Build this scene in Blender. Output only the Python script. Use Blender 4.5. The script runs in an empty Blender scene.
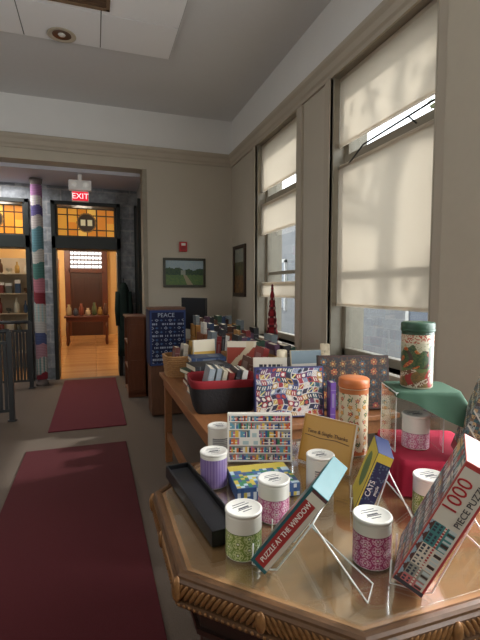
import bpy, math, random
from mathutils import Matrix, Vector
random.seed(11)
S=bpy.context.scene
COL=S.collection
try:
    S.view_settings.view_transform='Standard'
except Exception: pass

# ---------------------------------------------------------------- materials
def lin(c):
    r=[]
    for v in c[:3]:
        v=v/255.0
        r.append(v/12.92 if v<=0.04045 else ((v+0.055)/1.055)**2.4)
    return (r[0],r[1],r[2],1.0)
_M={}
def nodes(name):
    m=bpy.data.materials.new(name); m.use_nodes=True
    nt=m.node_tree; b=nt.nodes['Principled BSDF']
    return m,nt,b
def objcoord(nt,scale=(1,1,1)):
    tc=nt.nodes.new('ShaderNodeTexCoord'); mp=nt.nodes.new('ShaderNodeMapping')
    mp.inputs['Scale'].default_value=scale
    nt.links.new(tc.outputs['Object'],mp.inputs['Vector'])
    return mp.outputs['Vector']
def mixcol(nt,fac,a,b):
    mx=nt.nodes.new('ShaderNodeMix'); mx.data_type='RGBA'
    mx.inputs[6].default_value=a; mx.inputs[7].default_value=b
    nt.links.new(fac,mx.inputs[0]); return mx.outputs[2]
def M(rgb,rough=0.6,metal=0.0,var=0.12,scale=18,bump=0.0,coat=0.0,emit=0.0,stretch=(1,1,1),spec=0.5):
    key=(tuple(rgb),rough,metal,var,scale,bump,coat,emit,stretch,spec)
    if key in _M: return _M[key]
    m,nt,b=nodes('surface_%d_%d_%d'%tuple(rgb[:3]))
    c=lin(rgb)
    n=nt.nodes.new('ShaderNodeTexNoise'); n.inputs['Scale'].default_value=scale; n.inputs['Detail'].default_value=4
    nt.links.new(objcoord(nt,stretch),n.inputs['Vector'])
    d=tuple(x*(1-var) for x in c[:3])+(1,); e=tuple(min(1,x*(1+var)) for x in c[:3])+(1,)
    o=mixcol(nt,n.outputs['Fac'],d,e)
    nt.links.new(o,b.inputs['Base Color'])
    b.inputs['Roughness'].default_value=rough; b.inputs['Metallic'].default_value=metal
    b.inputs['Specular IOR Level'].default_value=spec
    if coat: b.inputs['Coat Weight'].default_value=coat; b.inputs['Coat Roughness'].default_value=0.05
    if bump:
        bp=nt.nodes.new('ShaderNodeBump'); bp.inputs['Strength'].default_value=bump; bp.inputs['Distance'].default_value=0.01
        nt.links.new(n.outputs['Fac'],bp.inputs['Height']); nt.links.new(bp.outputs['Normal'],b.inputs['Normal'])
    if emit:
        nt.links.new(o,b.inputs['Emission Color']); b.inputs['Emission Strength'].default_value=emit
    _M[key]=m; return m
def WOOD(rgb,rough=0.4,coat=0.0,axis='y',var=0.35,sc=6):
    key=('wood',tuple(rgb),rough,coat,axis,var,sc)
    if key in _M: return _M[key]
    m,nt,b=nodes('wood_%d_%d_%d'%tuple(rgb[:3]))
    st={'x':(1,9,9),'y':(9,1,9),'z':(9,9,1)}[axis]
    n=nt.nodes.new('ShaderNodeTexNoise'); n.inputs['Scale'].default_value=sc; n.inputs['Detail'].default_value=6; n.inputs['Distortion'].default_value=0.6
    nt.links.new(objcoord(nt,st),n.inputs['Vector'])
    c=lin(rgb)
    o=mixcol(nt,n.outputs['Fac'],tuple(x*(1-var) for x in c[:3])+(1,),tuple(min(1,x*(1+var)) for x in c[:3])+(1,))
    nt.links.new(o,b.inputs['Base Color']); b.inputs['Roughness'].default_value=rough
    if coat: b.inputs['Coat Weight'].default_value=coat; b.inputs['Coat Roughness'].default_value=0.08
    _M[key]=m; return m
def VC(name='printed',rough=0.45,coat=0.0,emit=0.0):
    key=('vc',name,rough,coat,emit)
    if key in _M: return _M[key]
    m,nt,b=nodes(name)
    a=nt.nodes.new('ShaderNodeVertexColor'); a.layer_name='Col'
    nt.links.new(a.outputs['Color'],b.inputs['Base Color']); b.inputs['Roughness'].default_value=rough
    if coat: b.inputs['Coat Weight'].default_value=coat
    if emit:
        nt.links.new(a.outputs['Color'],b.inputs['Emission Color']); b.inputs['Emission Strength'].default_value=emit
    _M[key]=m; return m
def STONE(name,c1,c2,mortar,bw=0.42,rh=0.2,bump=0.6,ov=.7):
    m,nt,b=nodes(name)
    tc=nt.nodes.new('ShaderNodeTexCoord'); sp=nt.nodes.new('ShaderNodeSeparateXYZ'); cb=nt.nodes.new('ShaderNodeCombineXYZ')
    nt.links.new(tc.outputs['Object'],sp.inputs[0])
    ad=nt.nodes.new('ShaderNodeMath'); ad.operation='ADD'
    nt.links.new(sp.outputs[0],ad.inputs[0]); nt.links.new(sp.outputs[1],ad.inputs[1])
    nt.links.new(ad.outputs[0],cb.inputs[0]); nt.links.new(sp.outputs[2],cb.inputs[1])
    br=nt.nodes.new('ShaderNodeTexBrick'); br.inputs['Scale'].default_value=1
    br.inputs['Brick Width'].default_value=bw; br.inputs['Row Height'].default_value=rh; br.inputs['Mortar Size'].default_value=0.012
    br.inputs['Color1'].default_value=lin(c1); br.inputs['Color2'].default_value=lin(c2); br.inputs['Mortar'].default_value=lin(mortar)
    nt.links.new(cb.outputs[0],br.inputs['Vector'])
    n=nt.nodes.new('ShaderNodeTexNoise'); n.inputs['Scale'].default_value=14; n.inputs['Detail'].default_value=8
    nt.links.new(tc.outputs['Object'],n.inputs['Vector'])
    mx=nt.nodes.new('ShaderNodeMix'); mx.data_type='RGBA'; mx.blend_type='OVERLAY'; mx.inputs[0].default_value=ov
    nt.links.new(br.outputs['Color'],mx.inputs[6]); nt.links.new(n.outputs['Fac'],mx.inputs[7])
    nt.links.new(mx.outputs[2],b.inputs['Base Color']); b.inputs['Roughness'].default_value=0.85
    bp=nt.nodes.new('ShaderNodeBump'); bp.inputs['Strength'].default_value=bump; bp.inputs['Distance'].default_value=0.03
    nt.links.new(n.outputs['Fac'],bp.inputs['Height']); nt.links.new(bp.outputs['Normal'],b.inputs['Normal'])
    return m
def PLANKS(name,c1,c2):
    m,nt,b=nodes(name)
    tc=nt.nodes.new('ShaderNodeTexCoord'); mp=nt.nodes.new('ShaderNodeMapping')
    nt.links.new(tc.outputs['Object'],mp.inputs['Vector'])
    br=nt.nodes.new('ShaderNodeTexBrick'); br.inputs['Scale'].default_value=1
    br.inputs['Brick Width'].default_value=1.2; br.inputs['Row Height'].default_value=0.09; br.inputs['Mortar Size'].default_value=0.004
    br.inputs['Color1'].default_value=lin(c1); br.inputs['Color2'].default_value=lin(c2); br.inputs['Mortar'].default_value=lin((110,70,36))
    nt.links.new(mp.outputs[0],br.inputs['Vector']); nt.links.new(br.outputs['Color'],b.inputs['Base Color'])
    b.inputs['Roughness'].default_value=0.22
    return m
def THIN(name,tint,refl_rough=0.02,base=.04):
    """clear sheet: transparent with grazing-angle gloss (same from both faces)"""
    m=bpy.data.materials.new(name); m.use_nodes=True; nt=m.node_tree; nt.nodes.clear()
    o=nt.nodes.new('ShaderNodeOutputMaterial'); t=nt.nodes.new('ShaderNodeBsdfTransparent'); g=nt.nodes.new('ShaderNodeBsdfGlossy'); mx=nt.nodes.new('ShaderNodeMixShader')
    lw=nt.nodes.new('ShaderNodeLayerWeight'); lw.inputs['Blend'].default_value=0.5
    pw=nt.nodes.new('ShaderNodeMath'); pw.operation='POWER'; pw.inputs[1].default_value=4.0
    ma=nt.nodes.new('ShaderNodeMath'); ma.operation='MULTIPLY_ADD'; ma.inputs[1].default_value=.85; ma.inputs[2].default_value=base
    nt.links.new(lw.outputs['Facing'],pw.inputs[0]); nt.links.new(pw.outputs[0],ma.inputs[0])
    t.inputs['Color'].default_value=tint; g.inputs['Roughness'].default_value=refl_rough; g.inputs['Color'].default_value=(1,1,1,1)
    nt.links.new(ma.outputs[0],mx.inputs[0]); nt.links.new(t.outputs[0],mx.inputs[1]); nt.links.new(g.outputs[0],mx.inputs[2]); nt.links.new(mx.outputs[0],o.inputs['Surface'])
    return m
def SHADE(name,col,tr):
    m=bpy.data.materials.new(name); m.use_nodes=True; nt=m.node_tree; nt.nodes.clear()
    o=nt.nodes.new('ShaderNodeOutputMaterial'); t=nt.nodes.new('ShaderNodeBsdfTranslucent'); d=nt.nodes.new('ShaderNodeBsdfDiffuse'); mx=nt.nodes.new('ShaderNodeMixShader')
    w=nt.nodes.new('ShaderNodeTexNoise'); w.inputs['Scale'].default_value=90
    nt.links.new(objcoord(nt,(1,1,6)),w.inputs['Vector'])
    c=mixcol(nt,w.outputs['Fac'],tuple(x*0.95 for x in col[:3])+(1,),col)
    nt.links.new(c,t.inputs['Color']); nt.links.new(c,d.inputs['Color'])
    mx.inputs[0].default_value=tr
    nt.links.new(d.outputs[0],mx.inputs[1]); nt.links.new(t.outputs[0],mx.inputs[2])
    # open weave: a little light passes straight through
    tp=nt.nodes.new('ShaderNodeBsdfTransparent'); m2=nt.nodes.new('ShaderNodeMixShader'); m2.inputs[0].default_value=.045
    nt.links.new(mx.outputs[0],m2.inputs[1]); nt.links.new(tp.outputs[0],m2.inputs[2]); nt.links.new(m2.outputs[0],o.inputs['Surface'])
    return m

# ---------------------------------------------------------------- mesh builder
class MB:
    def __init__(s): s.v=[]; s.f=[]; s.mi=[]; s.sm=[]
    def add(s,vs,fs,mi=0,smooth=False,mat=None):
        o=len(s.v)
        for p in vs:
            s.v.append(tuple(mat@Vector(p)) if mat else tuple(p))
        for f in fs:
            s.f.append([i+o for i in f]); s.mi.append(mi); s.sm.append(smooth)
    def box(s,x0,x1,y0,y1,z0,z1,mi=0,mat=None):
        vs=[(x,y,z) for z in (z0,z1) for (x,y) in ((x0,y0),(x1,y0),(x1,y1),(x0,y1))]
        s.add(vs,[(3,2,1,0),(4,5,6,7),(0,1,5,4),(1,2,6,5),(2,3,7,6),(3,0,4,7)],mi,False,mat)
    def lathe(s,prof,n=32,mi=0,mat=None,smooth=True,closed=True):
        vs=[];fs=[]
        for r,z in prof:
            for k in range(n):
                a=2*math.pi*k/n; vs.append((r*math.cos(a),r*math.sin(a),z))
        for i in range(len(prof)-1):
            for k in range(n):
                fs.append((i*n+k,i*n+(k+1)%n,(i+1)*n+(k+1)%n,(i+1)*n+k))
        if closed:
            fs.append(tuple(reversed(range(n)))); fs.append(tuple(range((len(prof)-1)*n,len(prof)*n)))
        s.add(vs,fs,mi,smooth,mat)
    def tube(s,pts,r,n=8,mi=0):
        pts=[Vector(p) for p in pts]; rings=[];up=Vector((0.13,0.29,0.95))
        for i,p in enumerate(pts):
            t=((pts[min(i+1,len(pts)-1)]-p).normalized()+(p-pts[max(i-1,0)]).normalized())
            if t.length<1e-6: t=pts[min(i+1,len(pts)-1)]-p
            t.normalize(); a=t.cross(up)
            if a.length<0.05: a=t.cross(Vector((1,0,0)))
            a.normalize(); b=t.cross(a)
            rr=r[i] if isinstance(r,(list,tuple)) else r
            rings.append([p+a*rr*math.cos(2*math.pi*k/n)+b*rr*math.sin(2*math.pi*k/n) for k in range(n)])
        vs=[q for g in rings for q in g]; fs=[]
        for i in range(len(pts)-1):
            for k in range(n):
                fs.append((i*n+k,i*n+(k+1)%n,(i+1)*n+(k+1)%n,(i+1)*n+k))
        fs.append(tuple(reversed(range(n)))); fs.append(tuple(range((len(pts)-1)*n,len(pts)*n)))
        s.add(vs,fs,mi,True)
    def prism(s,poly,z0,z1,mi=0,mat=None):
        n=len(poly); vs=[(x,y,z0) for x,y in poly]+[(x,y,z1) for x,y in poly]
        fs=[tuple(reversed(range(n))),tuple(range(n,2*n))]+[(i,(i+1)%n,n+(i+1)%n,n+i) for i in range(n)]
        s.add(vs,fs,mi,False,mat)
    def ball(s,c,rx,ry,rz,mi=0,nu=10,nv=6,mat=None):
        vs=[];fs=[]
        for i in range(nv+1):
            th=math.pi*i/nv
            for k in range(nu):
                a=2*math.pi*k/nu
                vs.append((c[0]+rx*math.sin(th)*math.cos(a),c[1]+ry*math.sin(th)*math.sin(a),c[2]+rz*math.cos(th)))
        for i in range(nv):
            for k in range(nu):
                fs.append((i*nu+k,(i+1)*nu+k,(i+1)*nu+(k+1)%nu,i*nu+(k+1)%nu))
        s.add(vs,fs,mi,True,mat)
    def obj(s,name,mats,parent=None,loc=(0,0,0),rot=(0,0,0),bevel=0,**kw):
        me=bpy.data.meshes.new(name); me.from_pydata(s.v,[],s.f); me.update()
        if not isinstance(mats,(list,tuple)): mats=[mats]
        for m in mats: me.materials.append(m)
        me.polygons.foreach_set('material_index',s.mi); me.polygons.foreach_set('use_smooth',s.sm)
        o=bpy.data.objects.new(name,me); COL.objects.link(o)
        o.location=loc; o.rotation_euler=rot
        if parent: o.parent=parent
        if bevel:
            b=o.modifiers.new('bevel','BEVEL'); b.width=bevel; b.segments=2; b.limit_method='ANGLE'
        meta(o,**kw); return o
def meta(o,label=None,category=None,group=None,kind=None):
    if label: o['label']=label
    if category: o['category']=category
    if group: o['group']=group
    if kind: o['kind']=kind
def thing(name,label,category,loc=(0,0,0),rot=(0,0,0),group=None):
    e=bpy.data.objects.new(name,None); e.empty_display_size=0.05; COL.objects.link(e)
    e.location=loc; e.rotation_euler=rot; meta(e,label,category,group); return e
def structure(mb,name,mats,label,**kw):
    return mb.obj(name,mats,label=label,kind='structure',**kw)
def paint(name,w,h,nx,ny,fn,parent=None,M4=None,mat=None,cyl=None,**kw):
    """colour grid: flat plate in XZ facing -Y, or wrapped around a cylinder of radius cyl"""
    vs=[];fs=[];cols=[]
    for j in range(ny+1):
        for i in range(nx+1):
            u=i/nx; v=j/ny
            if cyl:
                a=2*math.pi*u-math.pi/2; vs.append((cyl*math.cos(a),cyl*math.sin(a),h*v))
            else: vs.append((w*(u-0.5),0,h*v))
    for j in range(ny):
        for i in range(nx):
            a=j*(nx+1)+i; fs.append((a,a+1,a+nx+2,a+nx+1)); cols.append(lin(fn((i+.5)/nx,(j+.5)/ny)))
    if M4 is not None: vs=[tuple(M4@Vector(p)) for p in vs]
    me=bpy.data.meshes.new(name); me.from_pydata(vs,[],fs); me.update()
    ca=me.color_attributes.new('Col','FLOAT_COLOR','CORNER')
    buf=[]
    for c in cols: buf.extend(c*4)
    ca.data.foreach_set('color',buf)
    if cyl: me.polygons.foreach_set('use_smooth',[True]*len(fs))
    me.materials.append(mat or VC()); o=bpy.data.objects.new(name,me); COL.objects.link(o)
    if parent: o.parent=parent
    meta(o,**kw); return o
def text(s,size,mat,parent,M4,name='lettering',ext=0.0006,align='CENTER'):
    cu=bpy.data.curves.new('t','FONT'); cu.body=s; cu.size=size; cu.extrude=ext; cu.align_x=align; cu.align_y='CENTER'; cu.resolution_u=3
    t=bpy.data.objects.new('t',cu); COL.objects.link(t)
    dg=bpy.context.evaluated_depsgraph_get(); me=bpy.data.meshes.new_from_object(t.evaluated_get(dg))
    bpy.data.objects.remove(t); me.materials.clear(); me.materials.append(mat); me.transform(M4); me.name=name
    o=bpy.data.objects.new(name,me); COL.objects.link(o)
    if parent: o.parent=parent
    return o
def basis(X,Y,Z,o): 
    m=Matrix.Identity(4)
    for i in range(3): m[i][0]=X[i]; m[i][1]=Y[i]; m[i][2]=Z[i]; m[i][3]=o[i]
    return m
FRONT=lambda o: basis((1,0,0),(0,0,1),(0,-1,0),o)      # text on a -Y face
SIDEUP=lambda o: basis((0,0,1),(0,-1,0),(1,0,0),o)     # text on +X face reading upward
def h2(i,j,k=0):
    x=math.sin(i*127.1+j*311.7+k*74.7)*43758.5453; return x-math.floor(x)

# ---------------------------------------------------------------- palette
wall_m=M((192,184,168),0.85,var=0.04,scale=3)
wallup_m=M((236,236,234),0.85,var=0.03,scale=3)
trim_m=M((184,174,157),0.6,var=0.05,scale=5)
ceil_m=M((222,222,222),0.9,var=0.02)
tile_m=M((248,248,248),0.9,var=0.03,scale=120)
carpet_m=M((102,89,78),0.95,var=0.35,scale=160,bump=0.4)
rug_m=M((76,8,19),0.95,var=0.25,scale=220,bump=0.4)
rug2_m=M((98,22,38),0.95,var=0.25,scale=220,bump=0.4)
dark_m=M((28,34,32),0.45,var=0.15)
black_m=M((22,22,24),0.4,var=0.1)
white_m=M((235,232,224),0.4,var=0.03)
page_m=M((216,206,184),0.8,var=0.1,scale=200)
wire_m=M((238,236,230),0.3,metal=0.1,var=0.04)
steel_m=M((62,64,66),0.45,metal=0.3,var=0.1)
stone_m=STONE('rough_stone',(160,163,166),(124,129,134),(165,165,165))
ext_m=STONE('exterior_stone',(108,110,112),(96,98,102),(116,116,116),0.6,0.3,.3,.3)
glass_m=THIN('window_glass',(0.95,0.97,0.97,1))
acryl_m=THIN('clear_acrylic',(0.93,0.96,0.96,1))
tglass_m=THIN('table_glass',(0.95,0.97,0.96,1),0.03,.08)
shade_m=SHADE('roller_shade',lin((238,230,218)),0.74)

W=1.96; B=6.2; CE=3.89
# ---------------------------------------------------------------- shell
b=MB(); b.box(-4,W+.34,-3.2,7.4,-0.1,0); structure(b,'floor',carpet_m,'grey brown carpeted library floor')
b=MB(); b.box(-4,1.2,7.4,14.3,-0.1,0); structure(b,'floor.001',PLANKS('oak_floor',(206,160,108),(184,136,86)),'shiny light wood plank floor of the far room')
b=MB(); b.box(-4.1,W+.34,-3.2,B+.25,CE,CE+.1); structure(b,'ceiling',ceil_m,'high pale plaster ceiling')
b=MB()
y=4.72
while y>-2.5:
    x=0.8
    while x>-3.9:
        b.box(x-.685,x-.005,y-.565,y-.005,CE-.03,CE); x-=.69
    y-=.57
b.box(-4,.8,-2.6,4.72,CE-.022,CE,1)
structure(b,'ceiling.001',[tile_m,M((130,130,126),.8)],'suspended white acoustic ceiling tiles with grid lines')
b=MB(); b.box(-4.1,W+.34,B+.25,7.4,3.05,3.15); structure(b,'ceiling.002',M((208,209,220),.9,var=.02),'lower pale lavender lobby ceiling')
b=MB(); b.box(-4.1,1.2,7.4,14.3,3.05,3.15); structure(b,'ceiling.003',M((220,204,176),.9,var=.02),'cream ceiling of the far room')
wins=[(3.97,5.14),(2.12,3.33),(0.25,1.5),(-1.6,-.35)]
ZS,ZT=0.86,3.24
b=MB()
ys=sorted([a for w in wins for a in w]); prev=-3.2
for i in range(0,len(ys),2):
    b.box(W,W+.34,prev,ys[i],0,ZT); b.box(W,W+.34,ys[i],ys[i+1],0,ZS); prev=ys[i+1]
b.box(W,W+.34,prev,B+.25,0,ZT); b.box(W,W+.34,-3.2,B+.25,ZT,3.33)
b.box(W,W+.34,-3.2,B+.25,3.33,CE,1)
structure(b,'wall_right',[wall_m,wallup_m],'beige plaster wall pierced by tall windows')
b=MB(); b.box(.69,W,B,B+.25,0,3.33); b.box(.69,W,B,B+.25,3.33,CE,1)
b.box(-4,.69,B,B+.25,3.10,3.33); b.box(-4,.69,B,B+.25,3.33,CE,1)
structure(b,'wall_back',[wall_m,wallup_m],'beige plaster end wall with wide opening to lobby')
b=MB(); b.box(-4.1,-4,-3.2,14.3,0,CE); structure(b,'wall_left',wall_m,'beige plaster side wall')
b=MB(); b.box(-4.1,W+.34,-3.3,-3.2,0,CE); structure(b,'wall_front',wall_m,'beige plaster wall behind the viewer')
b=MB(); b.box(.69,.85,B+.25,7.4,0,3.05); structure(b,'wall_lobby',M((150,150,146),.85,var=.05),'grey lobby side wall')
SY=7.4
b=MB(); zo=2.82
b.box(-4,-1.95,SY,SY+.3,0,3.05); b.box(-.93,-.62,SY,SY+.3,0,3.05); b.box(.42,1.2,SY,SY+.3,0,3.05)
b.box(-1.95,-.93,SY,SY+.3,zo,3.05); b.box(-.62,.42,SY,SY+.3,zo,3.05)
structure(b,'wall_stone',stone_m,'rough grey granite block wall with two openings')
b=MB(); b.box(-4,1.2,14.2,14.3,0,3.05); structure(b,'wall_far',M((216,180,124),.8,var=.05,scale=2),'warm ochre far wall')
b=MB(); b.box(1.2,1.3,7.4,14.3,0,3.05); structure(b,'wall_far_right',M((220,190,140),.8,var=.05),'warm ochre side wall of far room')
def cornice(poly,p0,p1,out,mi,b):
    n=len(poly); vs=[]
    for p in (p0,p1):
        for (d,z) in poly: vs.append((p[0]+out[0]*d,p[1]+out[1]*d,z))
    fs=[(i,(i+1)%n,n+(i+1)%n,n+i) for i in range(n)]+[tuple(range(n)),tuple(reversed(range(n,2*n)))]
    b.add(vs,fs,mi)
prof=[(0,3.23),(.02,3.23),(.025,3.26),(.04,3.28),(.045,3.33),(.065,3.36),(.07,3.39),(.06,3.40),(0,3.40)]
b=MB(); cornice(prof,(-4,B),(W,B),(0,-1),0,b); structure(b,'trim_1',trim_m,'stepped beige cornice moulding on end wall')
b=MB(); cornice(prof,(W,-3.2),(W,B),(-1,0),0,b); structure(b,'trim_2',trim_m,'stepped beige cornice moulding above windows')
b=MB(); b.box(.66,.72,B-.012,B+.262,0,3.10); structure(b,'trim_3',M((150,142,126),.6),'beige corner trim of lobby opening')
b=MB(); b.box(.73,W-.001,B-.02,B,0,.16); structure(b,'baseboard_back',trim_m,'beige baseboard')
b=MB(); b.box(W-.02,W,-3.2,B,0,.16); structure(b,'baseboard_right',trim_m,'beige baseboard under windows')
b=MB()
for (a,c) in wins:
    for (u,v) in ((a-.10,a),(c,c+.10)):
        b.box(W-.03,W,u,v,.5,3.22)
    b.box(W-.035,W,a-.012,a,.8,3.22); b.box(W-.035,W,c,c+.012,.8,3.22)
structure(b,'trim_4',trim_m,'painted window casings',bevel=.004)
b=MB(); b.box(W-.09,W,1.55,1.98,0,3.22); structure(b,'trim_5',M((190,181,163),.7,var=.04),'shallow beige pilaster beside window',bevel=.006)
def window(n,y0,y1,shades):
    e=thing('window_%d'%n,'tall sash window with beige roller shades','window',(W,(y0+y1)/2,ZS)); e['kind']='structure'
    hw=(y1-y0)/2; H=ZT-ZS; fx=.12
    b=MB()
    b.box(fx,fx+.07,-hw,-hw+.06,0,H); b.box(fx,fx+.07,hw-.06,hw,0,H); b.box(fx,fx+.07,-hw,hw,H-.06,H); b.box(fx,fx+.07,-hw,hw,0,.07)
    b.box(fx-.01,fx+.08,-hw,hw,2.545-ZS-.02,2.545-ZS+.045)
    b.box(fx+.02,fx+.06,-hw,hw,1.62-ZS,1.66-ZS)
    b.box(0,.34,-hw,-hw+.012,0,H); b.box(0,.34,hw-.012,hw,0,H); b.box(0,.34,-hw,hw,H-.012,H)
    b.obj('frame',M((150,142,126),.5),e,bevel=.004)
    b=MB(); b.box(fx+.035,fx+.039,-hw+.05,hw-.05,.05,H-.05); b.obj('glass',glass_m,e)
    b=MB(); b.box(-.06,.34,-hw-.05,hw+.05,-.04,0); b.obj('sill',trim_m,e,bevel=.006)
    for (z0,z1) in shades:
        b=MB(); b.box(.055,.058,-hw+.02,hw-.02,z0-ZS,z1-ZS); b.box(.049,.064,-hw+.02,hw-.02,z0-ZS-.012,z0-ZS+.012)
        b.tube([(.07,-hw+.015,z1-ZS-.02),(.07,hw-.015,z1-ZS-.02)],.018,10)
        b.obj('roller_shade',shade_m,e)
    return e
w1=window(1,3.97,5.14,[(2.66,3.22),(2.13,2.50),(1.36,1.53)])
w2=window(2,2.12,3.33,[(2.66,3.22),(1.31,2.50)])
b=MB(); b.tube([(.03,-.55,2.60-ZS),(.03,.2,2.56-ZS),(.06,.45,2.48-ZS)],.007,8); b.tube([(.03,-.3,2.59-ZS),(.1,-.3,2.55-ZS)],.006,6)
b.obj('opener_rod',black_m,w2)
window(3,.25,1.5,[(2.66,3.22)]); window(4,-1.6,-.35,[(2.66,3.22)])
# outdoors
b=MB(); b.box(3,40,-20,45,-1.2,-1); structure(b,'floor.002',M((110,112,106),.9,scale=2),'paved ground outside windows')
b=MB(); b.box(8,9,-3,30,-1,4.4)
structure(b,'wall_outside',ext_m,'grey stone neighbouring building')
b=MB()
for k in range(6):
    y0=-1+k*4.6; b.box(7.93,7.99,y0,y0+1.2,.6,2.6,0); b.box(7.9,8.0,y0-.12,y0,.5,2.7,1); b.box(7.9,8.0,y0+1.2,y0+1.32,.5,2.7,1); b.box(7.9,8.0,y0-.12,y0+1.32,2.6,2.75,1); b.box(7.9,8.0,y0,y0+1.2,1.57,1.63,1)
structure(b,'window_5',[M((50,60,74),.1),M((160,160,158),.5)],'dark glazed windows of neighbouring building')
e=thing('tree','bare branched garden tree with sparse leaves outside window','tree',(4.6,3.3,-1))
b=MB(); rt=random.Random(5)
b.tube([(0,0,0),(.05,.02,2),(0,0,3.6),(.1,-.1,5.2),(.1,-.2,6.6)],[.16,.13,.11,.08,.03],10)
tips=[]
for k in range(16):
    a=rt.uniform(0,6.28); z0=rt.uniform(3.0,5.6); L=rt.uniform(.9,1.7); p0=(0.03,0,z0); p1=(L*.5*math.cos(a),L*.5*math.sin(a),z0+.35); p2=(L*math.cos(a+.2),L*math.sin(a+.2),z0+.8)
    b.tube([p0,p1,p2],[.05,.035,.012],6); tips+= [p1,p2]
    for q in range(2):
        a2=a+rt.uniform(-1,1); p3=(p1[0]+.6*math.cos(a2),p1[1]+.6*math.sin(a2),p1[2]+rt.uniform(.1,.6)); b.tube([p1,p3],[.022,.008],5); tips.append(p3)
b.obj('trunk',M((84,70,58),.9,bump=.4),e)
b=MB()
for t in tips:
    for q in range(12):
        c=(t[0]+rt.gauss(0,.18),t[1]+rt.gauss(0,.18),t[2]+rt.gauss(0,.15)); m=Matrix.Translation(c)@Matrix.Rotation(rt.uniform(0,6),4,'Z')@Matrix.Rotation(rt.uniform(-1,1),4,'X')
        b.add([(-.07,0,0),(0,-.045,0),(.08,0,0),(0,.045,.005)],[(0,1,2,3)],0,False,m)
b.obj('foliage',M((86,96,52),.8,var=.3),e,kind='stuff')

# ---------------------------------------------------------------- rugs
def rug(name,x0,x1,y0,y1,m,label):
    b=MB(); b.box(x0,x1,y0,y1,0.0005,.012); o=b.obj(name,m,label=label,category='rug',bevel=.004); o['group']='carpet runners'
rug('carpet_runner',-.61,.25,.6,4.12,rug_m,'dark maroon carpet runner lying on grey carpet')
rug('carpet_runner',-.48,.29,4.63,7.2,rug2_m,'faded burgundy carpet runner leading to the doorway')

# ---------------------------------------------------------------- octagonal table
TC=(.725,1.235); TR=.555
def octo(r): 
    R_=r/math.cos(math.pi/8); return [(R_*math.cos(math.pi/8+k*math.pi/4),R_*math.sin(math.pi/8+k*math.pi/4)) for k in range(8)]
tb=thing('octagonal_table','octagonal wooden table with carved gilt rim and glass top','table',(TC[0],TC[1],0))
topwood=WOOD((164,124,86),.22,0.8,'x',.2)
b=MB(); b.prism(octo(TR-.035),.705,.7435); b.obj('table_top',topwood,tb)
b=MB(); b.prism(octo(TR-.045),.744,.750); b.obj('glass_sheet',tglass_m,tb,bevel=.001)
b=MB()
rings=[(TR-.036,.742),(TR-.032,.747),(TR-.024,.750),(TR-.014,.749),(TR-.008,.744),(TR-.007,.738),(TR-.002,.732),(TR-.004,.715),(TR-.010,.698),(TR-.014,.684),(TR-.006,.680),(TR-.004,.672),(TR-.008,.664),(TR-.02,.66),(TR-.05,.66)]
vs=[];fs=[]
for r,z in rings: vs+= [(x,y,z) for x,y in octo(r)]
for i in range(len(rings)-1):
    for k in range(8): fs.append((i*8+k,(i+1)*8+k,(i+1)*8+(k+1)%8,i*8+(k+1)%8))
b.add(vs,fs,0)
P=octo(TR)
for k in range(8):
    p=Vector(P[k]+(0,)); q=Vector(P[(k+1)%8]+(0,)); d=(q-p); L=d.length; d.normalize(); ang=math.atan2(d.y,d.x)
    n=30
    for i in range(n):
        c=p+d*L*(i+.5)/n; sgn=1 if i<n/2 else -1
        m=Matrix.Translation((c.x,c.y,.709))@Matrix.Rotation(ang,4,'Z')@Matrix.Translation((0,.005,0))@Matrix.Rotation(math.radians(34)*sgn,4,'Y')
        b.ball((0,0,0),.0068,.0065,.027,1,8,8,m)
        m=Matrix.Translation((c.x,c.y,.672))@Matrix.Rotation(ang,4,'Z')@Matrix.Translation((0,.005,0)); b.ball((0,0,0),.005,.004,.005,1,6,4,m)
    mid=(p+q)/2; m=Matrix.Translation((mid.x,mid.y,.709))@Matrix.Rotation(ang,4,'Z'); b.ball((0,0,0),.014,.009,.026,1,12,8,m)
    m=Matrix.Translation((p.x*.990,p.y*.990,.710)); b.ball((0,0,0),.014,.014,.034,1,10,8,m)
b.obj('carved_rim',[M((92,64,40),.38,var=.4,scale=50),M((138,98,58),.34,metal=.4,var=.6,scale=90)],tb)
b=MB(); b.prism(octo(TR-.07),.56,.70); b.prism(octo(TR-.06),.56,.575)
b.obj('apron',WOOD((42,24,16),.35,.2,'x'),tb)
for k in range(8):
    if k%2==0:
        x,y=octo(TR-.11)[k]
        b=MB(); b.lathe([(.018,.05),(.022,.08),(.03,.12),(.02,.16),(.03,.3),(.038,.42),(.026,.48),(.036,.52),(.036,.565)],16)
        b.obj('leg',WOOD((48,28,18),.35,.2,'z'),tb,(x,y,0))
        b=MB(); b.lathe([(.004,0),(.022,.004),(.026,.025),(.022,.048),(.01,.054)],14); b.obj('caster',black_m,tb,(x,y,0))
b=MB(); b.prism(octo(.3),.14,.16); b.obj('lower_shelf',WOOD((48,28,18),.35,.2,'x'),tb)

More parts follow.
